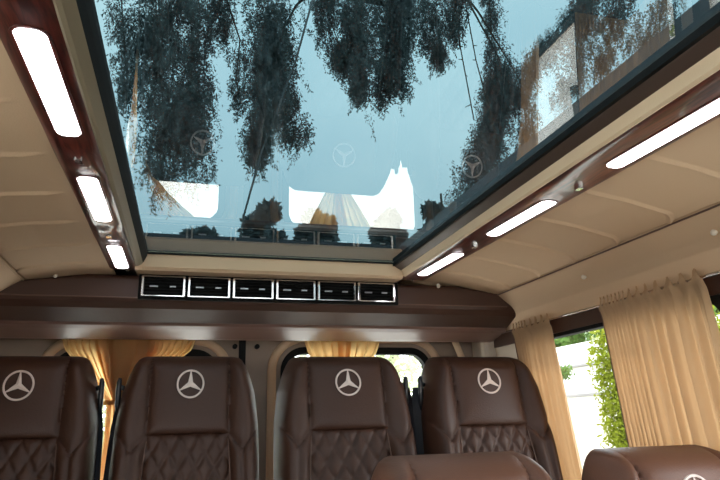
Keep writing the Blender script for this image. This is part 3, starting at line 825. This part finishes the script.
def weeping(label, base, limb, plumes, seed, yp):
    R = random.Random(seed); root = thing('weeping_tree', label, 'tree', base, 'weeping conifers above the roof glass')
    allp = []; bm = bmesh.new()
    tube(bm, [base, (base[0]+.1, base[1], H+1), (base[0], base[1], H+3.5), limb[0]], [.22, .2, .15, .08], 10)
    obj('trunk', bm, BARK, root, smooth=True)
    bm = bmesh.new(); tube(bm, limb, [.10]+[.06]*(len(limb)-2)+[.02], 8)
    for k, (poly, rp_, n) in enumerate(plumes):
        y = yp+R.uniform(-.35, .35)
        pts, P3 = sprigs(poly, rp_, n, y, R); allp += pts
        top = P3[0]; li = min((Vector(q) for q in limb), key=lambda q: (q-top).length)
        tube(bm, [li, li.lerp(top, .5)+Vector((0, 0, .1))]+P3, [.02, .012]+[.007]*(len(P3)-1)+[.003], 5)
    obj('branches', bm, BARK, root, smooth=True)
    leaves('foliage', allp, .029, LEAFD, root, .33, seed, .9)
YP = 5.0
lp = [
 ([(120, -20), (124, 40), (128, 95)], [16, 12, 7], 70),
 ([(155, -20), (158, 60), (165, 120), (165, 175)], [22, 22, 24, 18], 420),
 ([(190, -20), (192, 60), (190, 120), (196, 165)], [20, 20, 22, 16], 380),
 ([(218, -20), (222, 15), (226, 30)], [18, 14, 6], 60),
 ([(240, 40), (236, 80), (243, 115)], [8, 9, 5], 35),
 ([(268, -20), (268, 50), (262, 100), (258, 150)], [23, 22, 22, 8], 420),
 ([(278, 40), (285, 90), (295, 138)], [14, 16, 14], 200),
 ([(320, -20), (330, 20), (345, 60)], [16, 20, 8], 130),
 ([(355, -20), (358, 30), (360, 88)], [18, 20, 8], 200),
 ([(390, -20), (390, 40), (376, 98)], [20, 20, 7], 200),
 ([(402, -20), (400, 40), (398, 85)], [16, 17, 9], 150),
 ([(425, -20), (430, 20), (440, 55)], [18, 18, 6], 130),
 ([(455, -20), (455, 10), (452, 28)], [14, 12, 5], 60),
]
weeping('dark weeping conifer hanging over the left and middle of roof glass', (-2.6, 5.2, H+GZ), [Vector((-2.2, 5.2, H+4.2)), Vector((-1.1, 5.1, H+4.05)), Vector((0, 5, H+4.1)), Vector((1.0, 5, H+4.0)), Vector((1.9, 5, H+3.95))], lp, 5, 5.0)
rp2 = [
 ([(488, -20), (492, 40), (490, 90)], [10, 9, 8], 90),
 ([(600, -20), (565, 20), (530, 62), (500, 100), (486, 150)], [12, 12, 14, 14, 12], 420),
 ([(500, 60), (492, 110), (480, 160), (470, 205)], [12, 14, 20, 22], 420),
 ([(520, 80), (525, 115), (528, 150)], [8, 8, 6], 70),
 ([(585, 0), (575, 60), (565, 95)], [14, 16, 14], 150),
 ([(620, -20), (612, 30), (600, 70)], [16, 18, 12], 160),
 ([(660, -10), (655, 30), (640, 60)], [16, 20, 14], 130),
]
weeping('dark weeping conifer at the right side of roof glass with a slanting bough', (3.9, 2.5, H+GZ), [Vector((3.9, 2.6, H+5.2)), Vector((3.6, 3.5, H+5.5)), Vector((3.1, 4.6, H+5.5)), Vector((2.6, 5.5, H+5.0))], rp2, 9, 5.4)
for k, line in enumerate(([(455, -10), (460, 45), (474, 120)], [(463, -10), (476, 60), (500, 150)])):
    P3 = [atY(a, b, 4.7) for a, b in line]; bm = bmesh.new(); tube(bm, P3, .006, 5)
    for i in range(9):
        t = .1+.1*i; a = P3[0].lerp(P3[1], t*2) if t < .5 else P3[1].lerp(P3[2], t*2-1)
        tube(bm, [a, a+Vector((rnd.uniform(-.07, .07), 0, rnd.uniform(-.05, .03)))], [.006, .003], 4)
    tag(obj('hanging_vine', bm, BARK), 'thin bare vine with short twigs hanging above the glass, ' + ('left of the two', 'right of the two')[k], 'vine', 'bare hanging vines')
P3 = [atY(318, -20, 4.3), atY(296, 60, 4.5), atY(262, 150, 4.9), atY(244, 215, 5.2), atY(238, 250, 5.4)]
bm = bmesh.new(); tube(bm, P3, .009, 6)
tag(obj('overhead_cable', bm, CABLE, smooth=True), 'thin grey cable crossing the sky behind the hanging branches', 'cable')
def far_tree(label, px, py_top, wpx, Y, seed):
    top = atY(px, py_top, Y); r = wpx/2*Y/F; base = (top.x, Y, H+GZ); R = random.Random(seed)
    root = thing('distant_tree', label, 'tree', base, 'distant trees behind the van')
    zb = atY(px, 262, Y).z-.5; cs = []
    for k in range(14):
        t = R.random(); cs.append(((top.x+R.uniform(-1, 1)*r*(1-t*.6)*.8, Y+R.uniform(-1, 1)*r, zb+(top.z-zb)*t*.85), (r*.42, r*.42, r*.45)))
    leaves('foliage', blob_pts(cs, 9000, seed, -.7, .8), .32, LEAFD, root, .6, seed)
    bm = bmesh.new(); tube(bm, [base, (base[0]+.1, Y, zb), (base[0], Y, top.z-.6)], [.25, .18, .05], 8); obj('trunk', bm, BARK, root)
for k, (a, b, c, lab) in enumerate(((262, 206, 46, 'leftmost of them, broad crown'), (318, 214, 46, 'below the middle curtain reflection'), (388, 214, 38, 'right of the cream window reflection'), (440, 182, 46, 'tallest, beside the right rim'), (200, 222, 40, 'beyond the left end of the roof glass'))):
    far_tree('dark distant tree behind the van, '+lab, a, b, c, 26, 40+k)
